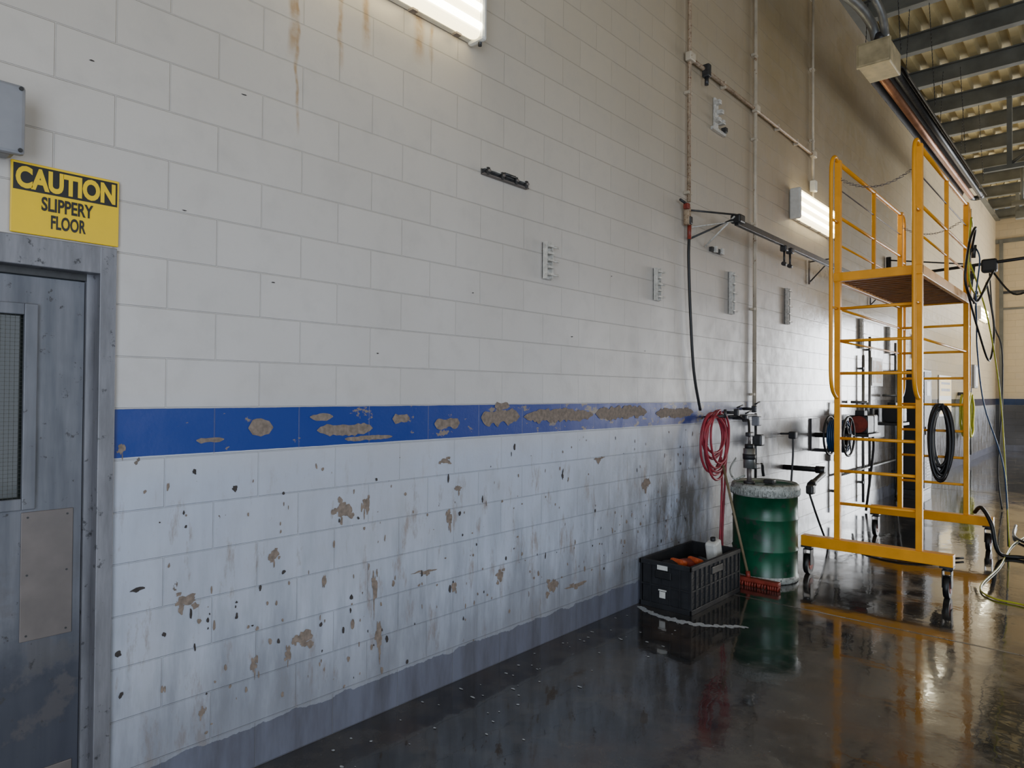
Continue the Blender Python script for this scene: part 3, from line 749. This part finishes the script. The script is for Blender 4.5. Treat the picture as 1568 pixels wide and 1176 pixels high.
# ------------------------------------------------------------------ infrared tube heater
b = MB('infrared_tube_heater')
hx, hz, y0, y1 = .80, 5.66, 9.0, 16.0
b.box((hx, 8.85, hz), (.34, .55, .26), M_cream, .015); b.bx(hx - .18, hx + .18, 8.58, 8.62, hz - .14, hz + .14, M_cream, .004)
b.cyl((hx + .05, 8.7, hz + .14), (hx + .05, 8.7, hz + .24), .07, M_dmetal, 14); b.box((hx - .08, 8.95, hz + .2), (.12, .18, .12), M_dmetal, .02)
b.cyl((hx - .07, 9.1, hz - .02), (hx - .07, y1, hz - .02), .05, M_copper, 14); b.cyl((hx + .09, 9.1, hz - .02), (hx + .09, y1, hz - .02), .045, M_dmetal, 14)
pr = [(-.20, -.06), (-.16, .05), (-.08, .10), (.10, .10), (.17, .03), (.22, -.10), (.21, -.10), (.16, .02), (.09, .09), (-.08, .09), (-.15, .04), (-.19, -.06)]
b.prism([(hx + p[0], 9.3, hz + p[1]) for p in pr], (0, y1 - 9.3 - .2, 0), M_dmetal)
b.sweep(catmull([(hx - .07, y1, hz - .02), (hx - .06, y1 + .15, hz - .02), (hx, y1 + .2, hz - .02), (hx + .08, y1 + .15, hz - .02), (hx + .09, y1, hz - .02)]), .05, M_dmetal, 12)
b.sweep(catmull([(hx, 8.75, hz + .16), (hx - .02, 8.6, hz + .34), (.70, 8.2, 6.12), (.5, 7.5, 6.2), (.25, 6.6, 6.45), (.14, 6.2, 6.7)]), .055, M_pipe, 12)
b.sweep(catmull([(hx + .1, 8.7, hz + .2), (hx + .1, 8.5, hz + .4), (.80, 8.2, 6.35), (.72, 7.8, 6.7), (.7, 7.5, 7.15)]), .045, M_pipe, 12)
for yy in (9.0, 11.0, 13.5, 15.5):
    for dx in (-.2, .2):
        z = hz + .1
        while z < H - .36:
            b.cyl((hx + dx * (1 - (z - hz) / 4), yy, z), (hx + dx * (1 - (z - hz) / 4), yy, z + .05), .005, M_dmetal, 4); z += .055
b.done()

# ------------------------------------------------------------------ light
w = bpy.data.worlds.new('World'); scene.world = w; w.use_nodes = True
bg = w.node_tree.nodes['Background']; bg.inputs[0].default_value = (.62, .78, 1, 1); bg.inputs[1].default_value = .45
def area(name, loc, rot, sx, sy, power, col):
    L = bpy.data.lights.new(name, 'AREA'); L.shape = 'RECTANGLE'; L.size = sx; L.size_y = sy; L.energy = power; L.color = col
    o = bpy.data.objects.new(name, L); o.location = loc; o.rotation_euler = rot; COL.objects.link(o); return o
for i, ((a, c), p) in enumerate(zip(doors, (140, 60, 560))):
    area('door_daylight', (W - .05, (a + c) / 2, HD / 2), (0, math.radians(90), 0), HD - .2, c - a - .1, p, (.80, .89, 1) if i < 2 else (1, .95, .84))
area('bay_daylight_front', (5.6, YS + .05, HD / 2), (math.radians(90), 0, 0), 4.5, HD - .2, 420, (.76, .86, 1))
area('bay_daylight_back', (5.6, YE - .1, HD / 2), (math.radians(-90), 0, 0), 4.5, HD - .2, 1150, (.93, .96, 1))

# ------------------------------------------------------------------ camera
cam = bpy.data.cameras.new('camera'); co = bpy.data.objects.new('camera', cam); COL.objects.link(co)
cam.sensor_width = 36; cam.lens = 36 * 1042 / 1568; cam.clip_start = .02
al, p, r = math.radians(41.78), math.radians(.71), math.radians(.45)
f = Vector((-math.sin(al) * math.cos(p), math.cos(al) * math.cos(p), math.sin(p)))
rt = Vector((math.cos(al), math.sin(al), 0)); up = rt.cross(f)
rc = rt * math.cos(r) + up * math.sin(r); uc = up * math.cos(r) - rt * math.sin(r)
M = Matrix((rc, uc, -f)).transposed().to_4x4(); M.translation = Vector((2.916, 0, 1.70))
co.matrix_world = M
scene.camera = co
